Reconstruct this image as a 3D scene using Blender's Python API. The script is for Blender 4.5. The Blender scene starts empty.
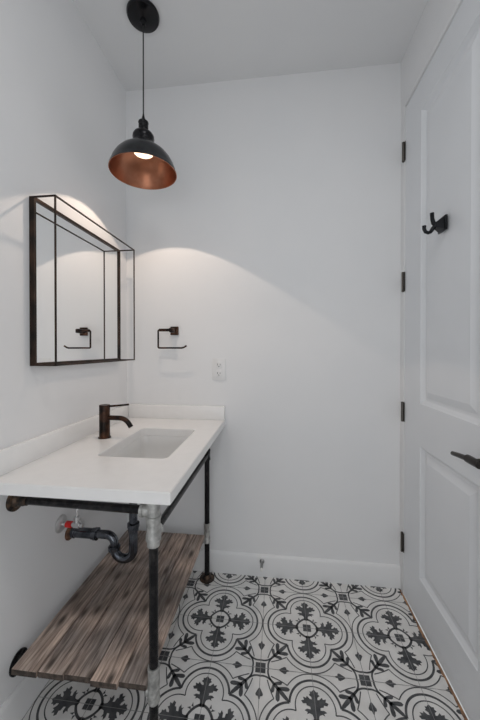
import bpy, bmesh, math, random
from mathutils import Vector, Matrix
random.seed(7)
sc = bpy.context.scene
COL = sc.collection
PI = math.pi

# ------------------------------------------------------------ camera
cam_data = bpy.data.cameras.new('camera')
cam = bpy.data.objects.new('camera', cam_data)
COL.objects.link(cam)
sc.camera = cam
cam_data.sensor_fit = 'VERTICAL'
cam_data.sensor_height = 24.0
cam_data.lens = 309.32 / 720 * 24.0
cam_data.shift_y = -8.47 / 720   # principal point sits above the frame centre
cam_data.clip_start = 0.02
cam.location = (0.8606, -1.6918, 1.2385)
cam.rotation_euler = (PI / 2 - 0.0072, 0, 0.1194)

# ------------------------------------------------------------ world, lights, exposure
world = bpy.data.worlds.new('world')
sc.world = world
world.use_nodes = True
world.node_tree.nodes['Background'].inputs['Color'].default_value = (0.93, 0.97, 1.0, 1)
world.node_tree.nodes['Background'].inputs['Strength'].default_value = 0.65
L = bpy.data.lights.new('added_doorway_fill', 'AREA')  # fill added in an assumed doorway behind the camera, source unseen
L.shape = 'RECTANGLE'; L.size = 1.1; L.size_y = 1.8; L.energy = 9; L.color = (0.95, 0.975, 1.0)
Lo = bpy.data.objects.new('added_doorway_fill', L); COL.objects.link(Lo)
Lo.location = (0.80, -2.75, 0.95); Lo.rotation_euler = (PI / 2, 0, 0)
L2 = bpy.data.lights.new('added_ceiling_fill', 'AREA')  # unseen overhead lamp, assumed and added for light from above, no fixture
L2.shape = 'DISK'; L2.size = .30; L2.energy = 6.0; L2.color = (1.0, .985, .965)
L2o = bpy.data.objects.new('added_ceiling_fill', L2); COL.objects.link(L2o)
L2o.location = (1.02, -1.45, 2.70)
BULB_STRENGTH = 3.0
SPOT_POWER = 12
sc.view_settings.view_transform = 'Standard'
sc.view_settings.look = 'None'
sc.view_settings.gamma = 1
sc.view_settings.use_curve_mapping = False
sc.view_settings.exposure = -0.36
sc.cycles.use_denoising = True
sc.cycles.max_bounces = 10
sc.cycles.diffuse_bounces = 6
sc.cycles.sample_clamp_indirect = 6

W, H, YB = 1.494, 2.7153, -2.6      # room width, height, near end
CH, CW, CL = 0.8496, 0.5737, 0.8852  # counter height, depth, length

# ------------------------------------------------------------ materials
def mat(name, col, rough=0.5, metal=0.0, emit=None, spec=None, coat=None):
    m = bpy.data.materials.new(name); m.use_nodes = True
    b = m.node_tree.nodes['Principled BSDF']
    b.inputs['Base Color'].default_value = (*col, 1)
    b.inputs['Roughness'].default_value = rough
    b.inputs['Metallic'].default_value = metal
    if spec is not None: b.inputs['Specular IOR Level'].default_value = spec
    if coat: b.inputs['Coat Weight'].default_value = coat
    if emit:
        b.inputs['Emission Color'].default_value = (*emit[0], 1)
        b.inputs['Emission Strength'].default_value = emit[1]
    return m

def node(nt, t, **kw):
    n = nt.nodes.new(t)
    for k, v in kw.items():
        if k in n.inputs: n.inputs[k].default_value = v
        else: setattr(n, k, v)
    return n

def noisy(m, c1, c2, scale=8.0, detail=5.0, lo=0.35, hi=0.65, bump=0.0, bscale=None, stretch=(1, 1, 1), rough=None):
    """colour wanders between c1 and c2, optional fine bump"""
    nt = m.node_tree; b = nt.nodes['Principled BSDF']
    tc = node(nt, 'ShaderNodeTexCoord'); mp = node(nt, 'ShaderNodeMapping', Scale=stretch)
    nt.links.new(tc.outputs['Object'], mp.inputs['Vector'])
    n = node(nt, 'ShaderNodeTexNoise', Scale=scale, Detail=detail)
    nt.links.new(mp.outputs['Vector'], n.inputs['Vector'])
    r = node(nt, 'ShaderNodeValToRGB')
    r.color_ramp.elements[0].position = lo; r.color_ramp.elements[0].color = (*c1, 1)
    r.color_ramp.elements[1].position = hi; r.color_ramp.elements[1].color = (*c2, 1)
    nt.links.new(n.outputs['Fac'], r.inputs['Fac']); nt.links.new(r.outputs['Color'], b.inputs['Base Color'])
    if bump:
        n2 = node(nt, 'ShaderNodeTexNoise', Scale=bscale or scale * 4, Detail=3.0)
        nt.links.new(mp.outputs['Vector'], n2.inputs['Vector'])
        bp = node(nt, 'ShaderNodeBump', Strength=bump, Distance=0.002)
        nt.links.new(n2.outputs['Fac'], bp.inputs['Height']); nt.links.new(bp.outputs['Normal'], b.inputs['Normal'])
    return m

M = {}
M['wall'] = noisy(mat('wall_paint', (.8, .8, .8), .75), (.815, .82, .83), (.84, .84, .845), 2.0, 3, bump=.12, bscale=180)
M['ceiling'] = noisy(mat('ceiling_paint', (.7, .7, .7), .9), (.76, .765, .775), (.785, .79, .795), 2.0, 3, bump=.15, bscale=140)
M['trim'] = mat('trim_paint', (.84, .845, .85), .38)
M['door'] = noisy(mat('door_paint', (.78, .79, .8), .32), (.76, .78, .805), (.785, .805, .83), 3.0, 2, bump=.06, bscale=90)
M['tile'] = noisy(mat('tile_white', (.7, .7, .68), .45), (.74, .73, .715), (.84, .83, .815), 14, 6)
M['tile_ink'] = noisy(mat('tile_pattern_grey', (.08, .085, .09), .45), (.042, .045, .050), (.100, .103, .108), 30, 6)
M['grout'] = mat('grout', (.30, .30, .30), .9)
M['raw_edge'] = noisy(mat('raw_floor_edge', (.4, .2, .1), .8), (.16, .09, .06), (.50, .27, .14), 30, 5)
M['quartz'] = noisy(mat('white_quartz', (.8, .8, .8), .22), (.865, .855, .845), (.885, .875, .865), 25, 3)
M['ceramic'] = mat('sink_ceramic', (.74, .74, .735), .10, coat=.3)
M['black_pipe'] = noisy(mat('black_iron_pipe', (.03, .03, .03), .25, .75), (.014, .014, .016), (.055, .052, .05), 60, 5, .45, .75, bump=.15)
M['rusty_pipe'] = noisy(mat('dark_rusty_iron', (.05, .04, .035), .5, .6), (.03, .027, .025), (.16, .10, .065), 55, 6, .4, .7, bump=.25)
M['galv'] = noisy(mat('galvanised_steel', (.45, .45, .44), .42, .7), (.34, .34, .33), (.60, .60, .58), 60, 5, .35, .65, bump=.2)
M['drain_black'] = noisy(mat('dark_chrome_drain', (.03, .033, .04), .10, .95), (.06, .065, .078), (.16, .17, .19), 25, 4, .4, .7)
M['rust'] = noisy(mat('rust_brown', (.14, .07, .04), .7, .3), (.08, .04, .025), (.24, .12, .07), 60, 5)
M['chrome'] = mat('chrome', (.75, .75, .76), .12, 1.0)
M['plate'] = mat('pale_metal_plate', (.62, .62, .62), .35, .5)
M['red'] = mat('red_plastic', (.62, .02, .02), .35)
M['bronze'] = noisy(mat('oil_rubbed_bronze', (.05, .03, .02), .3, .85), (.018, .015, .014), (.13, .06, .035), 22, 4, .4, .75)
M['black'] = mat('matte_black_metal', (.012, .013, .016), .32, .6)
M['canopy'] = mat('black_gloss_metal', (.008, .008, .010), .2, .5)
M['cord'] = mat('black_cord', (.012, .012, .012), .6)
M['shade_out'] = noisy(mat('shade_black_outside', (.025, .027, .03), .28, .6), (.02, .022, .026), (.045, .047, .05), 12, 4)
M['copper'] = noisy(mat('copper_inside', (.75, .30, .16), .30, .95), (.34, .135, .075), (.50, .24, .15), 9, 4)
M['bulb'] = mat('lit_bulb', (1, .9, .8), .4, emit=((1.0, .72, .48), BULB_STRENGTH))
M['wire'] = noisy(mat('bronze_wire', (.05, .03, .02), .4, .7), (.018, .014, .012), (.060, .034, .024), 14, 4)
M['mirror'] = mat('mirror_glass', (.93, .94, .94), .0, 1.0)
M['plastic'] = mat('white_plastic', (.80, .80, .80), .35)
M['slot'] = mat('outlet_slot_dark', (.03, .03, .03), .6)
M['hinge'] = mat('dark_hinge_metal', (.12, .11, .10), .3, .8)
M['rubber'] = mat('white_rubber_tip', (.80, .80, .78), .5)
M['satin'] = mat('satin_nickel_spring', (.42, .42, .42), .3, .9)
M['lever'] = mat('dark_bronze_lever', (.045, .04, .036), .3, .85)

# weathered wood for the shelf (boards run along y)
def wood():
    m = bpy.data.materials.new('weathered_wood_boards'); m.use_nodes = True
    nt = m.node_tree; b = nt.nodes['Principled BSDF']; b.inputs['Roughness'].default_value = .62
    lk = nt.links.new
    tc = node(nt, 'ShaderNodeTexCoord')
    at = node(nt, 'ShaderNodeAttribute', attribute_name='board')
    sep = node(nt, 'ShaderNodeSeparateXYZ'); lk(tc.outputs['Object'], sep.inputs[0])
    # shift every board along the grain
    mul = node(nt, 'ShaderNodeMath', operation='MULTIPLY'); mul.inputs[1].default_value = 7.3; lk(at.outputs['Fac'], mul.inputs[0])
    add = node(nt, 'ShaderNodeMath', operation='ADD'); lk(sep.outputs['Y'], add.inputs[0]); lk(mul.outputs[0], add.inputs[1])
    cmb = node(nt, 'ShaderNodeCombineXYZ'); lk(sep.outputs['X'], cmb.inputs['X']); lk(add.outputs[0], cmb.inputs['Y']); lk(sep.outputs['Z'], cmb.inputs['Z'])
    # knots
    mk = node(nt, 'ShaderNodeMapping', Scale=(13.0, 5.0, 3.2)); lk(cmb.outputs[0], mk.inputs['Vector'])
    vo = node(nt, 'ShaderNodeTexVoronoi', Scale=1.0, voronoi_dimensions='2D'); lk(mk.outputs[0], vo.inputs['Vector'])
    kr = node(nt, 'ShaderNodeValToRGB'); kr.color_ramp.elements[0].position = .05; kr.color_ramp.elements[0].color = (1, 1, 1, 1)
    kr.color_ramp.elements[1].position = .19; kr.color_ramp.elements[1].color = (0, 0, 0, 1)
    lk(vo.outputs['Distance'], kr.inputs['Fac'])
    # grain
    mg = node(nt, 'ShaderNodeMapping', Scale=(110.0, 7.0, 8.0)); lk(cmb.outputs[0], mg.inputs['Vector'])
    g = node(nt, 'ShaderNodeTexNoise', Scale=1.0, Detail=6.0, Roughness=.62, Distortion=.5); lk(mg.outputs[0], g.inputs['Vector'])
    gr = node(nt, 'ShaderNodeValToRGB'); e = gr.color_ramp.elements
    e[0].position = .30; e[0].color = (.12, .092, .078, 1)
    e[1].position = .74; e[1].color = (.84, .71, .62, 1)
    q = e.new(.46); q.color = (.38, .295, .25, 1)
    q = e.new(.58); q.color = (.60, .485, .42, 1)
    lk(g.outputs['Fac'], gr.inputs['Fac'])
    # big grey weathering patches
    mb = node(nt, 'ShaderNodeMapping', Scale=(5.0, 4.0, 4.0)); lk(cmb.outputs[0], mb.inputs['Vector'])
    big = node(nt, 'ShaderNodeTexNoise', Scale=1.0, Detail=3.0); lk(mb.outputs[0], big.inputs['Vector'])
    br = node(nt, 'ShaderNodeValToRGB'); br.color_ramp.elements[0].position = .40; br.color_ramp.elements[0].color = (.50, .52, .54, 1)
    br.color_ramp.elements[1].position = .60; br.color_ramp.elements[1].color = (1.15, 1.08, 1.02, 1)
    lk(big.outputs['Fac'], br.inputs['Fac'])
    mx = node(nt, 'ShaderNodeMixRGB', blend_type='MULTIPLY'); mx.inputs['Fac'].default_value = .85
    lk(gr.outputs['Color'], mx.inputs[1]); lk(br.outputs['Color'], mx.inputs[2])
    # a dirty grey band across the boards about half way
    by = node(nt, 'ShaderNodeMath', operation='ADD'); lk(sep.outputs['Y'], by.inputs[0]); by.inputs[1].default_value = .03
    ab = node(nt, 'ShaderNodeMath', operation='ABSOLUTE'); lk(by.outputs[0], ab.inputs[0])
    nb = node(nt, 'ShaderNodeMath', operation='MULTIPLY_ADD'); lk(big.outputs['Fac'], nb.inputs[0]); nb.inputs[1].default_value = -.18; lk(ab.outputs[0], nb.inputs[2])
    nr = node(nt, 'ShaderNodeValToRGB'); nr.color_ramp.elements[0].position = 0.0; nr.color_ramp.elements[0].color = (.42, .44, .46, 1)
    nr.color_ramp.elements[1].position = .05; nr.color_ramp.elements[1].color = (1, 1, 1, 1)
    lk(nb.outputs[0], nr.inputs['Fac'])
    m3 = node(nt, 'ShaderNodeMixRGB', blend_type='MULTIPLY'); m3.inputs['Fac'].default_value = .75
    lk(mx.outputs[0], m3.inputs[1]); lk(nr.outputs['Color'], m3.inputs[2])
    m2 = node(nt, 'ShaderNodeMixRGB', blend_type='MIX'); lk(kr.outputs['Color'], m2.inputs['Fac'])
    lk(m3.outputs[0], m2.inputs[1]); m2.inputs[2].default_value = (.085, .062, .050, 1)
    lk(m2.outputs[0], b.inputs['Base Color'])
    bp = node(nt, 'ShaderNodeBump', Strength=.5, Distance=.002); lk(g.outputs['Fac'], bp.inputs['Height']); lk(bp.outputs['Normal'], b.inputs['Normal'])
    return m
M['wood'] = wood()
M['shaded_ends'] = noisy(mat('shaded_end_grain', (.06, .045, .035), .8), (.035, .027, .022), (.10, .075, .06), 60, 4)  # end grain with the front edge's shadow put into its colour

# ------------------------------------------------------------ helpers
def nb(): return bmesh.new()

def box(bm, x0, x1, y0, y1, z0, z1, bev=0.0, seg=2):
    r = bmesh.ops.create_cube(bm, size=1)
    vs = r['verts']
    for v in vs:
        v.co = Vector(((x0 + x1) / 2 + v.co.x * (x1 - x0), (y0 + y1) / 2 + v.co.y * (y1 - y0), (z0 + z1) / 2 + v.co.z * (z1 - z0)))
    if bev:
        es = list({e for v in vs for e in v.link_edges})
        bmesh.ops.bevel(bm, geom=es, offset=bev, segments=seg, affect='EDGES', profile=.5)
    return vs

def frame_of(d):
    d = d.normalized()
    a = Vector((0, 0, 1)) if abs(d.z) < .9 else Vector((1, 0, 0))
    u = d.cross(a).normalized(); return u, d.cross(u).normalized()

def tube(bm, pts, r, seg=16, caps=True):
    """sweep a circle along pts; r may be one radius or one per point"""
    pts = [Vector(p) for p in pts]; n = len(pts)
    rs = r if isinstance(r, (list, tuple)) else [r] * n
    dirs = []
    for i in range(n):
        a = pts[i] - pts[i - 1] if i else pts[1] - pts[0]
        b = pts[i + 1] - pts[i] if i < n - 1 else pts[-1] - pts[-2]
        dirs.append((a.normalized() + b.normalized()).normalized())
    u, v = frame_of(dirs[0]); rings = []
    for i in range(n):
        d = dirs[i]
        u = (u - d * u.dot(d)).normalized(); v = d.cross(u)
        rings.append([bm.verts.new(pts[i] + (u * math.cos(2 * PI * k / seg) + v * math.sin(2 * PI * k / seg)) * rs[i]) for k in range(seg)])
    for i in range(n - 1):
        for k in range(seg):
            bm.faces.new((rings[i][k], rings[i][(k + 1) % seg], rings[i + 1][(k + 1) % seg], rings[i + 1][k]))
    if caps:
        bm.faces.new(rings[0][::-1]); bm.faces.new(rings[-1])

def turn(bm, p, d, prof, seg=24, caps=True):
    """lathe: prof = [(distance along d, radius)...]"""
    p = Vector(p); d = Vector(d).normalized(); u, v = frame_of(d); rings = []
    for t, r in prof:
        r = max(r, 1e-5)
        rings.append([bm.verts.new(p + d * t + (u * math.cos(2 * PI * k / seg) + v * math.sin(2 * PI * k / seg)) * r) for k in range(seg)])
    for i in range(len(rings) - 1):
        for k in range(seg):
            bm.faces.new((rings[i][k], rings[i][(k + 1) % seg], rings[i + 1][(k + 1) % seg], rings[i + 1][k]))
    if caps:
        bm.faces.new(rings[0][::-1]); bm.faces.new(rings[-1])

def arc(c, r, a0, a1, n, ax1, ax2):
    c = Vector(c); ax1 = Vector(ax1); ax2 = Vector(ax2)
    return [c + (ax1 * math.cos(a0 + (a1 - a0) * i / n) + ax2 * math.sin(a0 + (a1 - a0) * i / n)) * r for i in range(n + 1)]

def obj(name, bm, m, parent=None, smooth=True, loc=None, norm=True):
    if norm: bmesh.ops.recalc_face_normals(bm, faces=bm.faces)
    o = bpy.data.objects.new(name, bpy.data.meshes.new(name)); COL.objects.link(o)
    org = Vector((0, 0, 0))
    if parent is not None:
        q = parent
        while q is not None: org = org + Vector(q.location); q = q.parent
    elif loc is not None:
        org = Vector(loc); o.location = org
    for v in bm.verts: v.co -= org
    bm.to_mesh(o.data); bm.free()
    for mm in (m if isinstance(m, (list, tuple)) else [m]): o.data.materials.append(mm)
    if smooth:
        o.data.shade_smooth() if hasattr(o.data, 'shade_smooth') else None
        try: o.data.set_sharp_from_angle(angle=math.radians(38))
        except Exception: pass
    if parent is not None: o.parent = parent
    return o

def tag(o, label, cat, group=None):
    o['label'] = label; o['category'] = cat
    if group: o['group'] = group
    return o

def thing(name, label, cat, loc, group=None):
    o = bpy.data.objects.new(name, None); COL.objects.link(o); o.location = loc
    o.empty_display_size = .05
    return tag(o, label, cat, group)

def struct(name, bm, m, **kw):
    o = obj(name, bm, m, **kw); o['kind'] = 'structure'; return o

# ------------------------------------------------------------ room shell
T = .12
bm = nb(); box(bm, -T, 0, YB, T, -.1, H + .1); struct('wall_left', bm, M['wall'], smooth=False)
bm = nb(); box(bm, 0, W + T, 0, T, -.1, H + .1); struct('wall_back', bm, M['wall'], smooth=False)
# right wall around the door opening
DY0, DY1, DZ = -.030, -.800, 2.465
bm = nb()
box(bm, W, W + T, DY0, 0, -.1, H + .1)
box(bm, W, W + T, DY1, DY0, DZ, H + .1)
box(bm, W, W + T, YB, DY1, -.1, H + .1)
struct('wall_right', bm, M['wall'], smooth=False)
bm = nb()
box(bm, -T, .22, YB - T, YB, -.1, H + .1)
box(bm, 1.38, W + T, YB - T, YB, -.1, H + .1)
box(bm, .22, 1.38, YB - T, YB, 2.5, H + .1)
struct('wall_front', bm, M['wall'], smooth=False)
bm = nb(); box(bm, 0, W, YB, 0, H, H + .1); struct('ceiling', bm, M['ceiling'], smooth=False)

# ---- floor: encaustic-look tiles, the inlaid pattern is part of the floor's own mesh
h = .1955; QX, QY = .602, -.301
def mirror_oct(p): return [(b, a) for a, b in p][::-1]
strokes = []; fills = []      # in one tile: (u, v), u = v = 0 at the quatrefoil, 1, 1 at the star
def lobe(r, w, end=None):
    t = None
    disc = .84 ** 2 - 8 * (.42 ** 2 - r * r)
    t = (.84 + math.sqrt(disc)) / 4
    a1 = math.atan2(t, t - .42) if end is None else end
    pts = [(.42 + r * math.cos(a1 * i / 14), r * math.sin(a1 * i / 14)) for i in range(15)]
    strokes.append((pts, w)); strokes.append((mirror_oct(pts), w)); return pts[-1]
lobe(.350, .020); lobe(.455, .040)
cusp = lobe(.572, .020, math.radians(57))
def bez(p0, p1, p2, n=8): return [tuple((1 - t) ** 2 * a + 2 * t * (1 - t) * b + t * t * c for a, b, c in zip(p0, p1, p2)) for t in [i / n for i in range(n + 1)]]
c1 = bez(cusp, (.80, .60), (.86, .79)); strokes += [(c1, .020), (mirror_oct(c1), .020)]
ring = bez((.78, .78), (.88, .87), (1.0, .845)); strokes += [(ring, .034), (mirror_oct(ring), .034)]
cr = [(.235 * math.cos(PI / 2 * i / 12), .235 * math.sin(PI / 2 * i / 12)) for i in range(13)]
strokes.append(([(a * (1 - .10 * math.sin(2 * PI * i / 24)), b * (1 - .10 * math.sin(2 * PI * i / 24))) for i, (a, b) in enumerate(cr)], .044))
fills.append([(.005, .005), (.088, .005), (.088, .088), (.005, .088)])
fills.append([(.995, .995), (.900, .995), (.900, .900), (.995, .900)])
for s, (a, b) in enumerate([(.16, .20), (.20, .16)]): fills.append([(a - .02, b - .02), (a + .025, b - .005), (a + .055 - .05 * (1 - s), b + .005 + .05 * (1 - s)), (a - .005, b + .025)])
flower = [(.19, 0), (.20, .05), (.27, .045), (.31, .06), (.33, .11), (.31, .155), (.345, .14), (.365, .195), (.395, .15), (.39, .085), (.43, .09), (.445, .15), (.475, .155), (.47, .215),
          (.515, .24), (.53, .19), (.578, .205), (.565, .15), (.60, .135), (.555, .085), (.55, .05), (.59, .055), (.62, .098), (.645, .07), (.68, .078), (.68, .04), (.72, 0)]
fills += [flower, mirror_oct(flower)]
def diag(p):   # along the diagonal from the star's corner towards the quatrefoil
    s, w = p; k = math.sqrt(.5); return (.79 - s * k + w * k, .79 - s * k - w * k)
def leaf(p0, p1, w):
    d = Vector(p1) - Vector(p0); n_ = Vector((-d.y, d.x)).normalized() * w / 2
    return [tuple(Vector(p0) + d * t + n_ * q) for t, q in ((0, .5), (.35, .8), (.65, 1), (.88, .8), (1, 0), (.88, -.8), (.65, -1), (.35, -.8), (0, -.5))]
lv = [leaf((-.01, 0), (.47, 0), .075)]
for p0, p1, w in (((.08, 0), (.17, .135), .066), ((.18, 0), (.34, .160), .080)):
    lv += [leaf(p0, p1, w), leaf((p0[0], 0), (p1[0], -p1[1]), w)]
fills += [[diag(p) for p in l] for l in lv]
dart = [(1, .64), (.978, .615), (.955, .575), (.930, .53), (.94, .495), (.975, .49), (.985, .455), (1, .42)]
fills += [dart, mirror_oct(dart)]
th = [(1, .90), (1, .30)]; strokes += [(th, .010), (mirror_oct(th), .010)]
bm = nb()
def stroke(bm, pts, w, z, mi):
    n = len(pts); L_, R_ = [], []
    for i in range(n):
        a = Vector(pts[max(i - 1, 0)]); b = Vector(pts[min(i + 1, n - 1)]); d = (b - a).normalized(); nn = Vector((-d.y, d.x)) * w / 2
        c = Vector(pts[i]); L_.append(bm.verts.new((c.x + nn.x, c.y + nn.y, z))); R_.append(bm.verts.new((c.x - nn.x, c.y - nn.y, z)))
    for i in range(n - 1):
        f = bm.faces.new((L_[i], R_[i], R_[i + 1], L_[i + 1])); f.material_index = mi
def fillp(bm, pts, z, mi):
    f = bm.faces.new([bm.verts.new((x, y, z)) for x, y in pts]); f.material_index = mi
for i in range(-2, 4):
    for j in range(-1, 7):
        cx, cy = QX + 2 * h * i, QY - 2 * h * j
        for sx in (1, -1):
            for sy in (1, -1):
                X = lambda p: (cx + sx * p[0] * h, cy + sy * p[1] * h)
                k = 0
                for pts, w in strokes: stroke(bm, [X(p) for p in pts], w * h, .0005, 1)
                for pts in fills: fillp(bm, [X(p) for p in pts], .0005, 1)
for k in range(-4, 7):
    x = QX + h * k
    if 0 < x < W: stroke(bm, [(x, 0), (x, YB)], .0016, .0008, 2)
for k in range(-2, 13):
    y = QY - h * k
    if YB < y < 0: stroke(bm, [(0, y), (W, y)], .0016, .0008, 2)
for co, no in (((0, 0, 0), (-1, 0, 0)), ((W, 0, 0), (1, 0, 0)), ((0, 0, 0), (0, 1, 0)), ((0, YB, 0), (0, -1, 0))):
    bmesh.ops.bisect_plane(bm, geom=bm.verts[:] + bm.edges[:] + bm.faces[:], plane_co=co, plane_no=no, clear_outer=True)
for f in bm.faces:
    if f.normal.z < 0: f.normal_flip()
box(bm, -.0, W, YB, 0, -.1, 0)
struct('floor', bm, [M['tile'], M['tile_ink'], M['grout']], smooth=False, norm=False)
# rough brown edge where the tiles stop at the door
bm = nb(); n = 60; prev = None
for i in range(n + 1):
    y = -.025 - (.80 - .025) * i / n; xw = W - .006 - random.random() * .006
    cur = [bm.verts.new((xw, y, .0)), bm.verts.new((xw, y, .0016)), bm.verts.new((W + .001, y, .0016)), bm.verts.new((W + .001, y, 0))]
    if prev:
        for a in range(3): bm.faces.new((prev[a], prev[a + 1], cur[a + 1], cur[a]))
    else: bm.faces.new(cur)
    prev = cur
bm.faces.new(prev[::-1])
struct('trim_2', bm, M['raw_edge'], smooth=False)

# ---- baseboards with an eased top edge
BB = .1156; BT = .014
def base_prof(t): return [(0, 0), (t, 0), (t, BB - .012), (t - .003, BB - .005), (t - .008, BB), (0, BB)]
def extrude_prof(bm, f, prof, a, b):
    A = [bm.verts.new(f(p, a)) for p in prof]; B = [bm.verts.new(f(p, b)) for p in prof]
    n = len(prof)
    for i in range(n): bm.faces.new((A[i], A[(i + 1) % n], B[(i + 1) % n], B[i]))
    bm.faces.new(A[::-1]); bm.faces.new(B)
bm = nb(); extrude_prof(bm, lambda p, s: (s, -p[0], p[1]), base_prof(BT), BT, W); struct('baseboard_back', bm, M['trim'])
bm = nb(); extrude_prof(bm, lambda p, s: (p[0], s, p[1]), base_prof(BT), 0, YB); struct('baseboard_left', bm, M['trim'])
bm = nb(); extrude_prof(bm, lambda p, s: (W - p[0], s, p[1]), base_prof(BT), DY1 - .06, YB); struct('baseboard_right', bm, M['trim'])

# ---- door frame and door
bm = nb()
box(bm, W - .002, W + .10, DY0 - .028, DY0, 0, DZ, .001)
box(bm, W - .002, W + .10, DY1, DY1 + .028, 0, DZ, .001)
box(bm, W - .004, W + .10, DY1 + .028, DY0 - .028, DZ - .020, DZ, .001)
box(bm, W + .05, W + .10, DY1 + .02, DY0 - .02, .0, DZ - .01)      # stop behind the door
struct('trim_1', bm, M['trim'])
E0, E1, Z0, Z1 = -.0605, -.7695, .012, 2.4365
def door_mesh():
    bm = nb(); x = W
    panels = [(-.228, -.635, .996, 2.300), (-.228, -.635, .212, .806)]
    ys = [E0, panels[0][0], panels[0][1], E1]; zs = [Z0, .212, .806, .996, 2.300, Z1]
    for i in range(3):
        for j in range(5):
            if i == 1 and j in (1, 3): continue
            bm.faces.new([bm.verts.new((x, a, b)) for a, b in ((ys[i], zs[j]), (ys[i + 1], zs[j]), (ys[i + 1], zs[j + 1]), (ys[i], zs[j + 1]))])
    for (y0, y1, z0, z1) in panels:
        loops = [(0, 0), (.003, .004), (.016, .0145), (.020, .0155), (.030, .0155), (.058, .005)]
        rings = []
        for ins, dep in loops:
            rings.append([bm.verts.new((x + dep, a, b)) for a, b in ((y0 - ins, z0 + ins), (y1 + ins, z0 + ins), (y1 + ins, z1 - ins), (y0 - ins, z1 - ins))])
        for k in range(len(rings) - 1):
            for q in range(4): bm.faces.new((rings[k][q], rings[k][(q + 1) % 4], rings[k + 1][(q + 1) % 4], rings[k + 1][q]))
        bm.faces.new(rings[-1])
    xb = x + .040
    for a, b in (((E0, Z0), (E1, Z0)), ((E1, Z0), (E1, Z1)), ((E1, Z1), (E0, Z1)), ((E0, Z1), (E0, Z0))):
        bm.faces.new([bm.verts.new(p) for p in ((x, *a), (x, *b), (xb, *b), (xb, *a))])
    bm.faces.new([bm.verts.new((xb, a, b)) for a, b in ((E0, Z0), (E1, Z0), (E1, Z1), (E0, Z1))])
    bmesh.ops.remove_doubles(bm, verts=bm.verts, dist=1e-5)
    return bm
door = obj('door_1', door_mesh(), M['door'], smooth=False, loc=(W, -.415, 0)); door['kind'] = 'structure'
for k, z in enumerate((2.225, 1.576, .925, .267)):
    bm = nb(); y = -.0585 + .004
    turn(bm, (W - .007, y + .004, z - .05), (0, 0, 1), [(0, .004), (.002, .0065), (.033, .0065), (.0335, .0058), (.034, .0065), (.066, .0065), (.0665, .0058), (.067, .0065), (.098, .0065), (.1, .004)], 14)
    box(bm, W - .0035, W - .0021, y - .010, y + .014, z - .048, z + .048)
    obj('hinge', bm, M['hinge'], door)
# lever handle
bm = nb()
turn(bm, (W, -.712, .905), (-1, 0, 0), [(0, .032), (.006, .032), (.009, .029), (.010, .014), (.045, .013), (.056, .012)], 28)
tube(bm, [(W - .050, -.722, .903), (W - .052, -.668, .903), (W - .052, -.664, .902), (W - .052, -.62, .897), (W - .052, -.586, .892)], [.0125, .0125, .0085, .0080, .0070], 16)
hd = obj('door_handle', bm, M['lever'], door); hd['label'] = 'dark bronze lever handle'

# ------------------------------------------------------------ counter
def rrect(x0, x1, y0, y1, r, z, k=6):
    pts = []
    for (cx, cy, a) in ((x1 - r, y1 - r, 0), (x0 + r, y1 - r, PI / 2), (x0 + r, y0 + r, PI), (x1 - r, y0 + r, 3 * PI / 2)):
        for i in range(k + 1):
            t = a + PI / 2 * i / k; pts.append((cx + r * math.cos(t), cy + r * math.sin(t), z))
    return pts
SX0, SX1, SY0, SY1 = .203, .470, -.635, -.236
K = 6
counter = thing('vanity_countertop', 'white quartz vanity countertop with sink cut-out and low backsplashes on black pipe legs', 'countertop', (CW / 2, -CL / 2, CH - .0356))
bm = nb()
rings = []
zt, zb = CH, CH - .0356
outer = [(CW, 0), (0, 0), (0, -CL), (CW, -CL)]
G = .0006
for z in (zt, zb):
    o = [bm.verts.new((min(max(x, G), CW), min(max(y, -CL), -G), z)) for x, y in outer]
    i_ = [bm.verts.new(p) for p in rrect(SX0, SX1, SY0, SY1, .022, z, K)]
    n = len(i_)
    for s in range(4):
        a = s * (K + 1) + K // 2; b = ((s + 1) % 4) * (K + 1) + K // 2
        idx = []; q = b
        while q != a: idx.append(q); q = (q - 1) % n
        idx.append(a)
        bm.faces.new([o[s], o[(s + 1) % 4]] + [i_[t] for t in idx])
    rings.append((o, i_))
for q in range(4):
    bm.faces.new((rings[0][0][q], rings[0][0][(q + 1) % 4], rings[1][0][(q + 1) % 4], rings[1][0][q]))
n = len(rings[0][1])
for q in range(n): bm.faces.new((rings[0][1][q], rings[0][1][(q + 1) % n], rings[1][1][(q + 1) % n], rings[1][1][q]))
bmesh.ops.recalc_face_normals(bm, faces=bm.faces)
es = [e for e in bm.edges if len(e.link_faces) == 2 and e.calc_face_angle(0) > 1.2 and (min(v.co.z for v in e.verts) > zb + .01 or (e.verts[0].co.x > .5 and e.verts[1].co.x > .5) or (e.verts[0].co.y < -.8 and e.verts[1].co.y < -.8)) and abs(e.verts[0].co.z - e.verts[1].co.z) < .001]
es = [e for e in es if max(v.co.y for v in e.verts) > -.01 or max(v.co.x for v in e.verts) < .01 or True]
bmesh.ops.bevel(bm, geom=es, offset=.0025, segments=2, affect='EDGES')
obj('counter_slab', bm, M['quartz'], counter)
bm = nb(); box(bm, .0206, CW, -.0206, -G, CH, CH + .0749, .0018); obj('backsplash', bm, M['quartz'], counter)
bm = nb(); box(bm, G, .0206, -CL, -G, CH, CH + .0749, .0018); obj('backsplash', bm, M['quartz'], counter)

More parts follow.
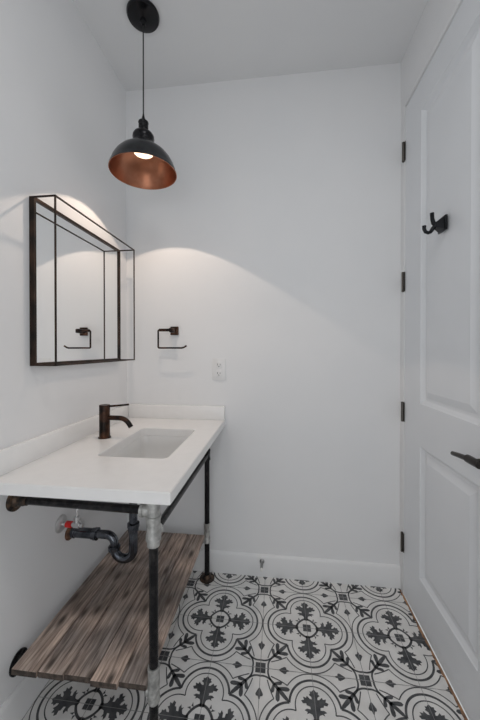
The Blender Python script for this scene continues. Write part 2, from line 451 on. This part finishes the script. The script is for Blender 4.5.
# ---- undermount sink
bm = nb(); zz = CH - .0356 - .0006
prof = [(-.022, 0), (-.001, 0), (.001, -.004), (.004, -.05), (.010, -.095), (.020, -.118), (.040, -.130), (.075, -.134)]
prof_out = [(-.022, -.012), (-.010, -.014), (-.008, -.05), (-.002, -.10), (.010, -.130), (.040, -.143), (.075, -.146)]
def loft(bm, prof):
    R = []
    for ins, dz in prof:
        rad = max(.022, .026 + min(ins, .04) * .5)
        R.append([bm.verts.new(p) for p in rrect(SX0 + ins, SX1 - ins, SY0 + ins, SY1 - ins, rad, zz + dz, K)])
    for a in range(len(R) - 1):
        m_ = len(R[a])
        for q in range(m_): bm.faces.new((R[a][q], R[a][(q + 1) % m_], R[a + 1][(q + 1) % m_], R[a + 1][q]))
    return R
a = loft(bm, prof); b = loft(bm, prof_out)
m_ = len(a[0])
for q in range(m_): bm.faces.new((a[0][q], a[0][(q + 1) % m_], b[0][(q + 1) % m_], b[0][q]))
bm.faces.new(a[-1]); bm.faces.new(b[-1][::-1])
sink = obj('sink', bm, M['ceramic'], loc=(.3365, -.4355, zz))
tag(sink, 'white rectangular undermount sink basin set below the countertop', 'sink')
bm = nb(); turn(bm, (.3365, -.4355, zz - .1338), (0, 0, 1), [(0, .031), (.002, .031), (.003, .028), (.0015, .022), (.0015, .018), (.005, .017), (.006, .001)], 28)
obj('drain_plug', bm, M['bronze'], sink)

# ---- faucet
FX, FY = .107, -.413
fau = thing('faucet', 'oil-rubbed bronze single-lever faucet on the white countertop behind the sink', 'faucet', (FX, FY, CH + .0005))
bm = nb(); zc = CH + .0005
turn(bm, (FX, FY, zc), (0, 0, 1), [(0, .0265), (.004, .0265), (.006, .0225), (.116, .0225), (.117, .0215), (.119, .0215)], 32)
obj('faucet_body', bm, M['bronze'], fau)
bm = nb()
turn(bm, (FX, FY, zc + .1185), (0, 0, 1), [(0, .0225), (.024, .0225), (.026, .021), (.027, .001)], 32)
tube(bm, [(FX + .015, FY, zc + .138), (FX + .06, FY, zc + .142), (FX + .112, FY, zc + .148)], [.0048, .0046, .0042], 12)
obj('lever', bm, M['bronze'], fau)
bm = nb()
pts = [(FX + .015, FY, zc + .088), (FX + .055, FY, zc + .088)] + [tuple(p) for p in arc((FX + .068, FY, zc + .034), .054, PI / 2, PI / 2 - 1.05, 8, (1, 0, 0), (0, 0, 1))]
d = Vector(pts[-1]) - Vector(pts[-2]); pts.append(tuple(Vector(pts[-1]) + d.normalized() * .014))
tube(bm, pts, .0105, 18)
obj('spout', bm, M['bronze'], fau)

# ------------------------------------------------------------ pipe stand
LX, LYF = .499, -.820
BX, LYB = .486, -.062
RZ = CH - .0356 - .0505     # rails below the counter
PR = .0125
stand = thing('pipe_stand', 'black iron pipe stand with wall flanges holding up the white counter', 'stand', (LX, -.44, 0))
def flange(p, d, m, name='flange', r=.036):
    bm = nb(); turn(bm, p, d, [(0, r), (.005, r), (.007, r * .93), (.009, .024), (.022, .0195), (.024, .0175)], 28)
    d = Vector(d).normalized(); u, v = frame_of(d)
    for k in range(4):
        t = PI / 4 + k * PI / 2; c = Vector(p) + (u * math.cos(t) + v * math.sin(t)) * (r * .76) + d * .006
        turn(bm, c, d, [(0, .0045), (.0025, .0045), (.0035, .003)], 10)
    return obj(name, bm, m, stand)
def collar(bm, p, d, ln, r):
    turn(bm, Vector(p) - Vector(d).normalized() * ln / 2, d, [(0, r * .93), (0, r), (.007, r * 1.06), (.009, r), (ln - .009, r), (ln - .007, r * 1.06), (ln, r), (ln, r * .93)], 20)
def tee(p, axis, branch, m, lv=.075, r=.019, bl=.038, name='pipe_tee'):
    bm = nb(); collar(bm, p, axis, lv, r)
    for b_ in branch:
        b_ = Vector(b_).normalized()
        turn(bm, p, b_, [(0, r * .9), (bl - .009, r * .95), (bl - .008, r * 1.05), (bl, r * 1.02)], 20)
    return obj(name, bm, m, stand)
SZ = .221     # lower rails, under the shelf
TZ = .248
for (x, y) in ((LX, LYF), (BX, LYB)):
    bm = nb(); tube(bm, [(x, y, .012), (x, y, RZ)], .0135, 20); obj('leg', bm, M['black_pipe'], stand)
    flange((x, y, .0012), (0, 0, 1), M['rusty_pipe'], 'foot_flange', .040)
    bm = nb(); collar(bm, (x, y, .250), (0, 0, 1), .105, .0172); turn(bm, (x, y + (.02 if y < -.5 else 0), SZ - .013), (-1, 0, 0), [(0, .015), (.019, .0155), (.020, .0175), (.028, .0175), (.029, .012)], 20)
    obj('pipe_tee', bm, M['galv'], stand)
# corner fittings under the counter
bm = nb()
turn(bm, (LX, LYF, RZ + .049), (0, 0, -1), [(0, .020), (.062, .020), (.063, .0225), (.071, .0225), (.073, .0205), (.110, .0200), (.124, .0225), (.134, .0225), (.136, .0185), (.152, .0185), (.153, .015)], 24)
turn(bm, (LX, LYF, RZ), (-1, 0, 0), [(0, .018), (.028, .018), (.029, .0205), (.038, .0205), (.039, .014)], 20)
turn(bm, (LX, LYF, .694), (0, 1, 0), [(0, .018), (.022, .018), (.023, .0195), (.030, .0195), (.031, .013)], 20)
o = obj('corner_fitting', bm, M['galv'], stand); o['label'] = 'pale galvanised fitting at the top of the front leg'
bm = nb()
turn(bm, (BX, LYB, RZ + .049), (0, 0, -1), [(0, .018), (.068, .018), (.069, .020), (.078, .020), (.079, .014)], 20)
turn(bm, (BX, LYB, .672), (0, -1, 0), [(0, .017), (.020, .017), (.028, .0175), (.029, .013)], 20)
turn(bm, (BX, LYB, .702), (0, 0, -1), [(0, .0165), (.002, .0185), (.010, .0185), (.012, .017), (.048, .017), (.050, .0185), (.058, .0185), (.060, .015)], 20)
turn(bm, (BX, LYB, RZ), (-1, 0, 0), [(0, .018), (.030, .0185), (.038, .0185), (.039, .014)], 20)
obj('corner_fitting', bm, M['black_pipe'], stand)
def rail(a, b, name='rail', r=PR):
    bm = nb(); tube(bm, [a, b], r, 18); return obj(name, bm, M['black_pipe'], stand)
rail((.012, -.768, RZ - .022), (LX - .03, LYF, RZ)); rail((.012, LYB, RZ), (BX - .03, LYB, RZ))
rail((LX - .002, LYF + .015, .694), (BX + .003, LYB - .012, .672), 'side_rail', .0115)
rail((.012, -.760, SZ - .028), (LX - .012, -.797, SZ - .007))
flange((.0008, -.768, RZ - .022), (1, 0, 0), M['rusty_pipe']); flange((.0008, LYB, RZ), (1, 0, 0), M['rusty_pipe'])
flange((.0008, -.760, SZ - .028), (1, 0, 0), M['black_pipe'], r=.036)
bm = nb(); turn(bm, (.034, -.7715, RZ - .0210), (1, 0, 0), [(-.012, .0175), (.004, .0175), (.006, .0155), (.016, .0155), (.017, .013)], 20); obj('pipe_nut', bm, M['rusty_pipe'], stand)

# ---- wooden shelf of five boards
X0, X1, YF, YK = .043, .4795, -.832, -.086
bm = nb(); nbd = 5; bw = (X1 - X0) / nbd
lay = bm.verts.layers.float.new('board')
for k in range(nbd):
    before = set(bm.verts)
    e = random.uniform(-.004, .004)
    box(bm, X0 + k * bw + .0012, X0 + (k + 1) * bw - .0012, YF + e, YK + random.uniform(-.002, .002), .2305, .2495 + random.uniform(-.0012, .0008), .0022, 2)
    for v in bm.verts:
        if v not in before: v[lay] = k + 1.0
# two battens under the boards keep them together
for y in (-.70, -.18):
    box(bm, X0 + .02, X1 - .02, y - .02, y + .02, .2195, .2306, .001)
bm.faces.ensure_lookup_table(); bm.normal_update()
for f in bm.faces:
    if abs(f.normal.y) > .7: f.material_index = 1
shelf = obj('wooden_shelf', bm, [M['wood'], M['shaded_ends']], loc=((X0 + X1) / 2, (YF + YK) / 2, .23))
tag(shelf, 'weathered brown wooden board shelf low between the black pipe legs', 'shelf')

# ---- drain trap
PY = -.50
trap = thing('drain_trap', 'glossy dark metal sink drain trap running into the left wall under the counter', 'drain pipe', (.0, PY, .49))
bm = nb(); r = .0165
tube(bm, [(.281, PY, .663), (.281, PY, .50)], r, 20); obj('tailpiece', bm, M['drain_black'], trap)
bm = nb()
turn(bm, (.281, PY, .535), (0, 0, -1), [(0, .019), (.002, .024), (.016, .024), (.018, .0215), (.034, .0205), (.036, .018)], 20)
obj('slip_nut', bm, M['drain_black'], trap)
R_ = .041
bend = [(.281, PY, .52)] + [tuple(p) for p in arc((.281 - R_, PY, .425), R_, 0, -PI, 16, (1, 0, 0), (0, 0, 1))]
xe = .281 - 2 * R_
bend += [(xe, PY, .440)]
bm = nb(); tube(bm, bend, .0175, 20); obj('trap_bend', bm, M['drain_black'], trap)
bm = nb(); turn(bm, (xe, PY, .418), (0, 0, 1), [(0, .020), (.002, .0245), (.014, .0245), (.018, .0205)], 20)
obj('slip_nut', bm, M['drain_black'], trap)
bm = nb()
tube(bm, [(xe, PY, .435)] + [tuple(p) for p in arc((xe - .032, PY, .445), .032, 0, PI / 2, 10, (1, 0, 0), (0, 0, 1))] + [(.11, PY, .477)], .0165, 20)
obj('trap_arm', bm, M['drain_black'], trap)
bm = nb()
turn(bm, (.128, PY, .477), (-1, 0, 0), [(0, .019), (.002, .0245), (.014, .0245), (.016, .022), (.024, .022), (.026, .020), (.098, .020), (.100, .0225), (.110, .0225), (.112, .018), (.120, .018)], 24)
obj('wall_tube', bm, M['drain_black'], trap)
bm = nb(); turn(bm, (.0008, PY, .474), (1, 0, 0), [(0, .029), (.004, .029), (.010, .024), (.013, .020)], 28)
o = obj('escutcheon', bm, M['rust'], trap); o['label'] = 'rusty brown wall plate'

# ---- shut-off valve
VY, VZ = -.552, .540
valve = thing('shutoff_valve', 'small chrome water shut-off valve with a red handle on the left wall', 'valve', (0, VY, VZ))
bm = nb(); turn(bm, (.0008, VY, VZ), (1, 0, 0), [(0, .034), (.002, .034), (.008, .025), (.010, .012)], 28); obj('escutcheon', bm, M['plate'], valve)
bm = nb(); turn(bm, (.008, VY, VZ), (1, 0, 0), [(0, .008), (.05, .008), (.051, .012), (.075, .012), (.077, .009), (.088, .009)], 18)
turn(bm, (.070, VY, VZ), (0, 0, 1), [(0, .009), (.022, .009), (.023, .011), (.034, .011), (.035, .005)], 16)
obj('valve_body', bm, M['chrome'], valve)
bm = nb(); turn(bm, (.024, VY, VZ), (1, 0, 0), [(0, .007), (.002, .0125), (.024, .0125), (.026, .007)], 12); obj('valve_handle', bm, M['red'], valve).__setitem__('label', 'red handle')
bm = nb(); tube(bm, [(.070, VY, VZ + .03), (.071, VY, VZ + .06), (.085, VY + .02, VZ + .12), (.10, VY + .08, VZ + .17), (.107, FY, .785), (.107, FY, .8125)], .0045, 12)
obj('supply_hose', bm, M['chrome'], valve)

# ------------------------------------------------------------ mirror in a projecting wire frame
MY0, MY1, MZ0, MZ1, MD = -.705, -.106, 1.180, 1.773, .101
mir = thing('wall_mirror', 'square mirror in a projecting open bronze wire box frame on the left wall', 'mirror', (0, (MY0 + MY1) / 2, MZ0))
bm = nb(); t = .011; x0, x1 = .0008, .020
for (a, b, c, d_) in ((MY0, MY0 + t, MZ0, MZ1), (MY1 - t, MY1, MZ0, MZ1), (MY0 + t, MY1 - t, MZ0, MZ0 + t), (MY0 + t, MY1 - t, MZ1 - t, MZ1)):
    box(bm, x0, x1, a, b, c, d_, .0008, 1)
obj('back_frame', bm, M['wire'], mir)
bm = nb(); box(bm, .006, .0130, MY0 + t - .001, MY1 - t + .001, MZ0 + t - .001, MZ1 - t + .001); obj('mirror_glass', bm, M['mirror'], mir, smooth=False)
bm = nb(); s = .0028
for y in (MY0 + s, MY1 - s):
    for z in (MZ0 + s, MZ1 - s): box(bm, .019, MD, y - s, y + s, z - s, z + s, .0007, 1)
for y in (MY0 + s, MY1 - s): box(bm, MD - 2 * s, MD, y - s, y + s, MZ0, MZ1, .0007, 1)
for z in (MZ0 + s, MZ1 - s): box(bm, MD - 2 * s, MD, MY0, MY1, z - s, z + s, .0007, 1)
obj('wire_frame', bm, M['wire'], mir)

# ------------------------------------------------------------ pendant lamp
PX, PYY = .274, -.380
pen = thing('pendant_lamp', 'black dome pendant lamp with copper inside hanging from the ceiling over the sink', 'pendant lamp', (PX, PYY, H))
bm = nb(); turn(bm, (PX, PYY, H - .0005), (0, 0, -1), [(0, .068), (.004, .070), (.010, .070), (.018, .066), (.026, .045), (.030, .014), (.042, .012), (.052, .007)], 40)
obj('ceiling_canopy', bm, M['canopy'], pen)
bm = nb(); tube(bm, [(PX, PYY, H - .05), (PX, PYY, 2.27)], .0028, 10); obj('cord', bm, M['cord'], pen)
bm = nb()
turn(bm, (PX, PYY, 2.278), (0, 0, -1), [(0, .003), (.010, .0045), (.034, .011), (.036, .021), (.041, .0225), (.047, .019), (.052, .021), (.056, .019), (.060, .021), (.064, .019), (.068, .021), (.074, .019), (.080, .020), (.083, .031), (.089, .040), (.098, .0455), (.110, .0465), (.121, .0425), (.128, .042), (.136, .047), (.146, .052), (.150, .052)], 32)
obj('lamp_socket', bm, M['canopy'], pen)
RZm, RR = 2.02, .142
outp = [(2.131, .036), (2.127, .058), (2.117, .080), (2.101, .101), (2.081, .118), (2.060, .130), (2.041, .1375), (2.028, .1415), (2.022, .1440), (2.018, .1440)]
inn = [(2.018, .1415), (2.028, .1390), (2.041, .1350), (2.060, .1275), (2.081, .1155), (2.100, .098), (2.114, .078), (2.122, .058), (2.125, .020)]
bm = nb(); seg = 64; rings = []
for z, r_ in outp + inn:
    rings.append([bm.verts.new((PX + r_ * math.cos(2 * PI * k / seg), PYY + r_ * math.sin(2 * PI * k / seg), z)) for k in range(seg)])
for i in range(len(rings) - 1):
    for k in range(seg):
        f = bm.faces.new((rings[i][k], rings[i][(k + 1) % seg], rings[i + 1][(k + 1) % seg], rings[i + 1][k]))
        f.material_index = 1 if i >= len(outp) - 1 else 0
bm.faces.new(rings[-1]).material_index = 1; bm.faces.new(rings[0][::-1])
obj('lamp_shade', bm, [M['shade_out'], M['copper']], pen)
bm = nb(); turn(bm, (PX, PYY, 2.1235), (0, 0, -1), [(0, .020), (.004, .032), (.010, .041), (.015, .0435), (.019, .041), (.022, .030), (.023, .002)], 32)
o = obj('light_bulb', bm, M['bulb'], pen); o['label'] = 'lit warm bulb'

S = bpy.data.lights.new('bulb_beam', 'SPOT'); S.energy = SPOT_POWER; S.color = (1.0, .80, .64)
S.spot_size = math.radians(107.6); S.spot_blend = .04; S.shadow_soft_size = .012
So = bpy.data.objects.new('bulb_beam', S); COL.objects.link(So); So.parent = pen; So.location = (0, 0, 2.0985 - H)

# ------------------------------------------------------------ small wall things
tp = thing('toilet_paper_holder', 'empty bronze toilet paper holder arm on the back wall right of the mirror', 'toilet paper holder', (.287, 0, 1.342))
bm = nb(); box(bm, .264, .310, -.012, -.0006, 1.318, 1.366, .003); box(bm, .275, .299, -.066, -.010, 1.331, 1.355, .004); obj('wall_mount', bm, M['bronze'], tp)
bm = nb()
arm = [(.290, -.058, 1.344), (.219, -.058, 1.344)] + [tuple(p) for p in arc((.219, -.058, 1.337), .007, PI / 2, PI, 5, (1, 0, 0), (0, 0, 1))][1:] + \
      [tuple(p) for p in arc((.219, -.058, 1.253), .007, PI, 3 * PI / 2, 5, (1, 0, 0), (0, 0, 1))] + [(.345, -.058, 1.246), (.357, -.058, 1.249), (.372, -.058, 1.258)]
tube(bm, arm, [.0085, .0080] + [.0048] * (len(arm) - 2), 14); obj('roll_arm', bm, M['bronze'], tp)

outl = thing('power_outlet', 'white duplex power outlet on the back wall above the counter end', 'outlet', (.541, 0, 1.128))
bm = nb(); box(bm, .5035, .5785, -.006, -.0005, 1.069, 1.187, .002); obj('cover_plate', bm, M['plastic'], outl)
for z in (1.152, 1.104):
    bm = nb(); box(bm, .5255, .5565, -.0085, -.0055, z - .0165, z + .0165, .0012); r_ = obj('socket', bm, M['plastic'], outl)
    bm = nb()
    box(bm, .5325, .5350, -.0088, -.0080, z - .003, z + .008); box(bm, .5465, .5490, -.0088, -.0080, z - .002, z + .007)
    turn(bm, (.541, -.0080, z - .008), (0, -1, 0), [(0, .003), (.0008, .003)], 10)
    obj('slot', bm, M['slot'], r_)
bm = nb(); turn(bm, (.541, -.0058, 1.128), (0, -1, 0), [(0, .003), (.0012, .0028), (.0016, .001)], 12); obj('screw', bm, M['plastic'], outl)

hook = thing('robe_hook', 'black double robe hook on the upper part of the white door', 'hook', (W, -.418, 1.715))
bm = nb(); box(bm, W - .010, W - .0004, -.450, -.392, 1.688, 1.744, .003); obj('back_plate', bm, M['black'], hook)
bm = nb()
# tapered neck
vs = []
for x, hw in ((W - .008, .023), (W - .034, .009)):
    vs.append([bm.verts.new((x, -.420 + a * hw, 1.715 + b * hw)) for a, b in ((-1, -1), (1, -1), (1, 1), (-1, 1))])
for q in range(4): bm.faces.new((vs[0][q], vs[0][(q + 1) % 4], vs[1][(q + 1) % 4], vs[1][q]))
bm.faces.new(vs[0][::-1]); bm.faces.new(vs[1])
tube(bm, [(W - .028, -.420, 1.712), (W - .038, -.420, 1.724), (W - .042, -.420, 1.740), (W - .043, -.420, 1.762)], [.008, .008, .007, .0075], 12)
tube(bm, [(W - .028, -.420, 1.714), (W - .040, -.420, 1.702), (W - .048, -.420, 1.690), (W - .056, -.420, 1.687), (W - .066, -.420, 1.691), (W - .071, -.420, 1.702), (W - .071, -.420, 1.714)], [.008, .008, .007, .0065, .0065, .0065, .0075], 12)
obj('hook_arm', bm, M['black'], hook)

stop = thing('door_stop', 'small spring door stop with a white tip on the back baseboard', 'door stop', (.780, -BT, .082))
bm = nb(); turn(bm, (.780, -BT - .0004, .086), (0, -1, 0), [(0, .013), (.004, .013), (.010, .008), (.012, .005)], 18)
n = 90; tube(bm, [(.780 + .0062 * math.cos(i * .75), -BT - .010 - .055 * i / n, .086 + .0062 * math.sin(i * .75)) for i in range(n + 1)], .0013, 6)
obj('spring', bm, M['satin'], stop)
bm = nb(); turn(bm, (.780, -BT - .062, .086), (0, -1, 0), [(0, .0075), (.010, .0075), (.014, .006), (.015, .003)], 16); obj('rubber_tip', bm, M['rubber'], stop)
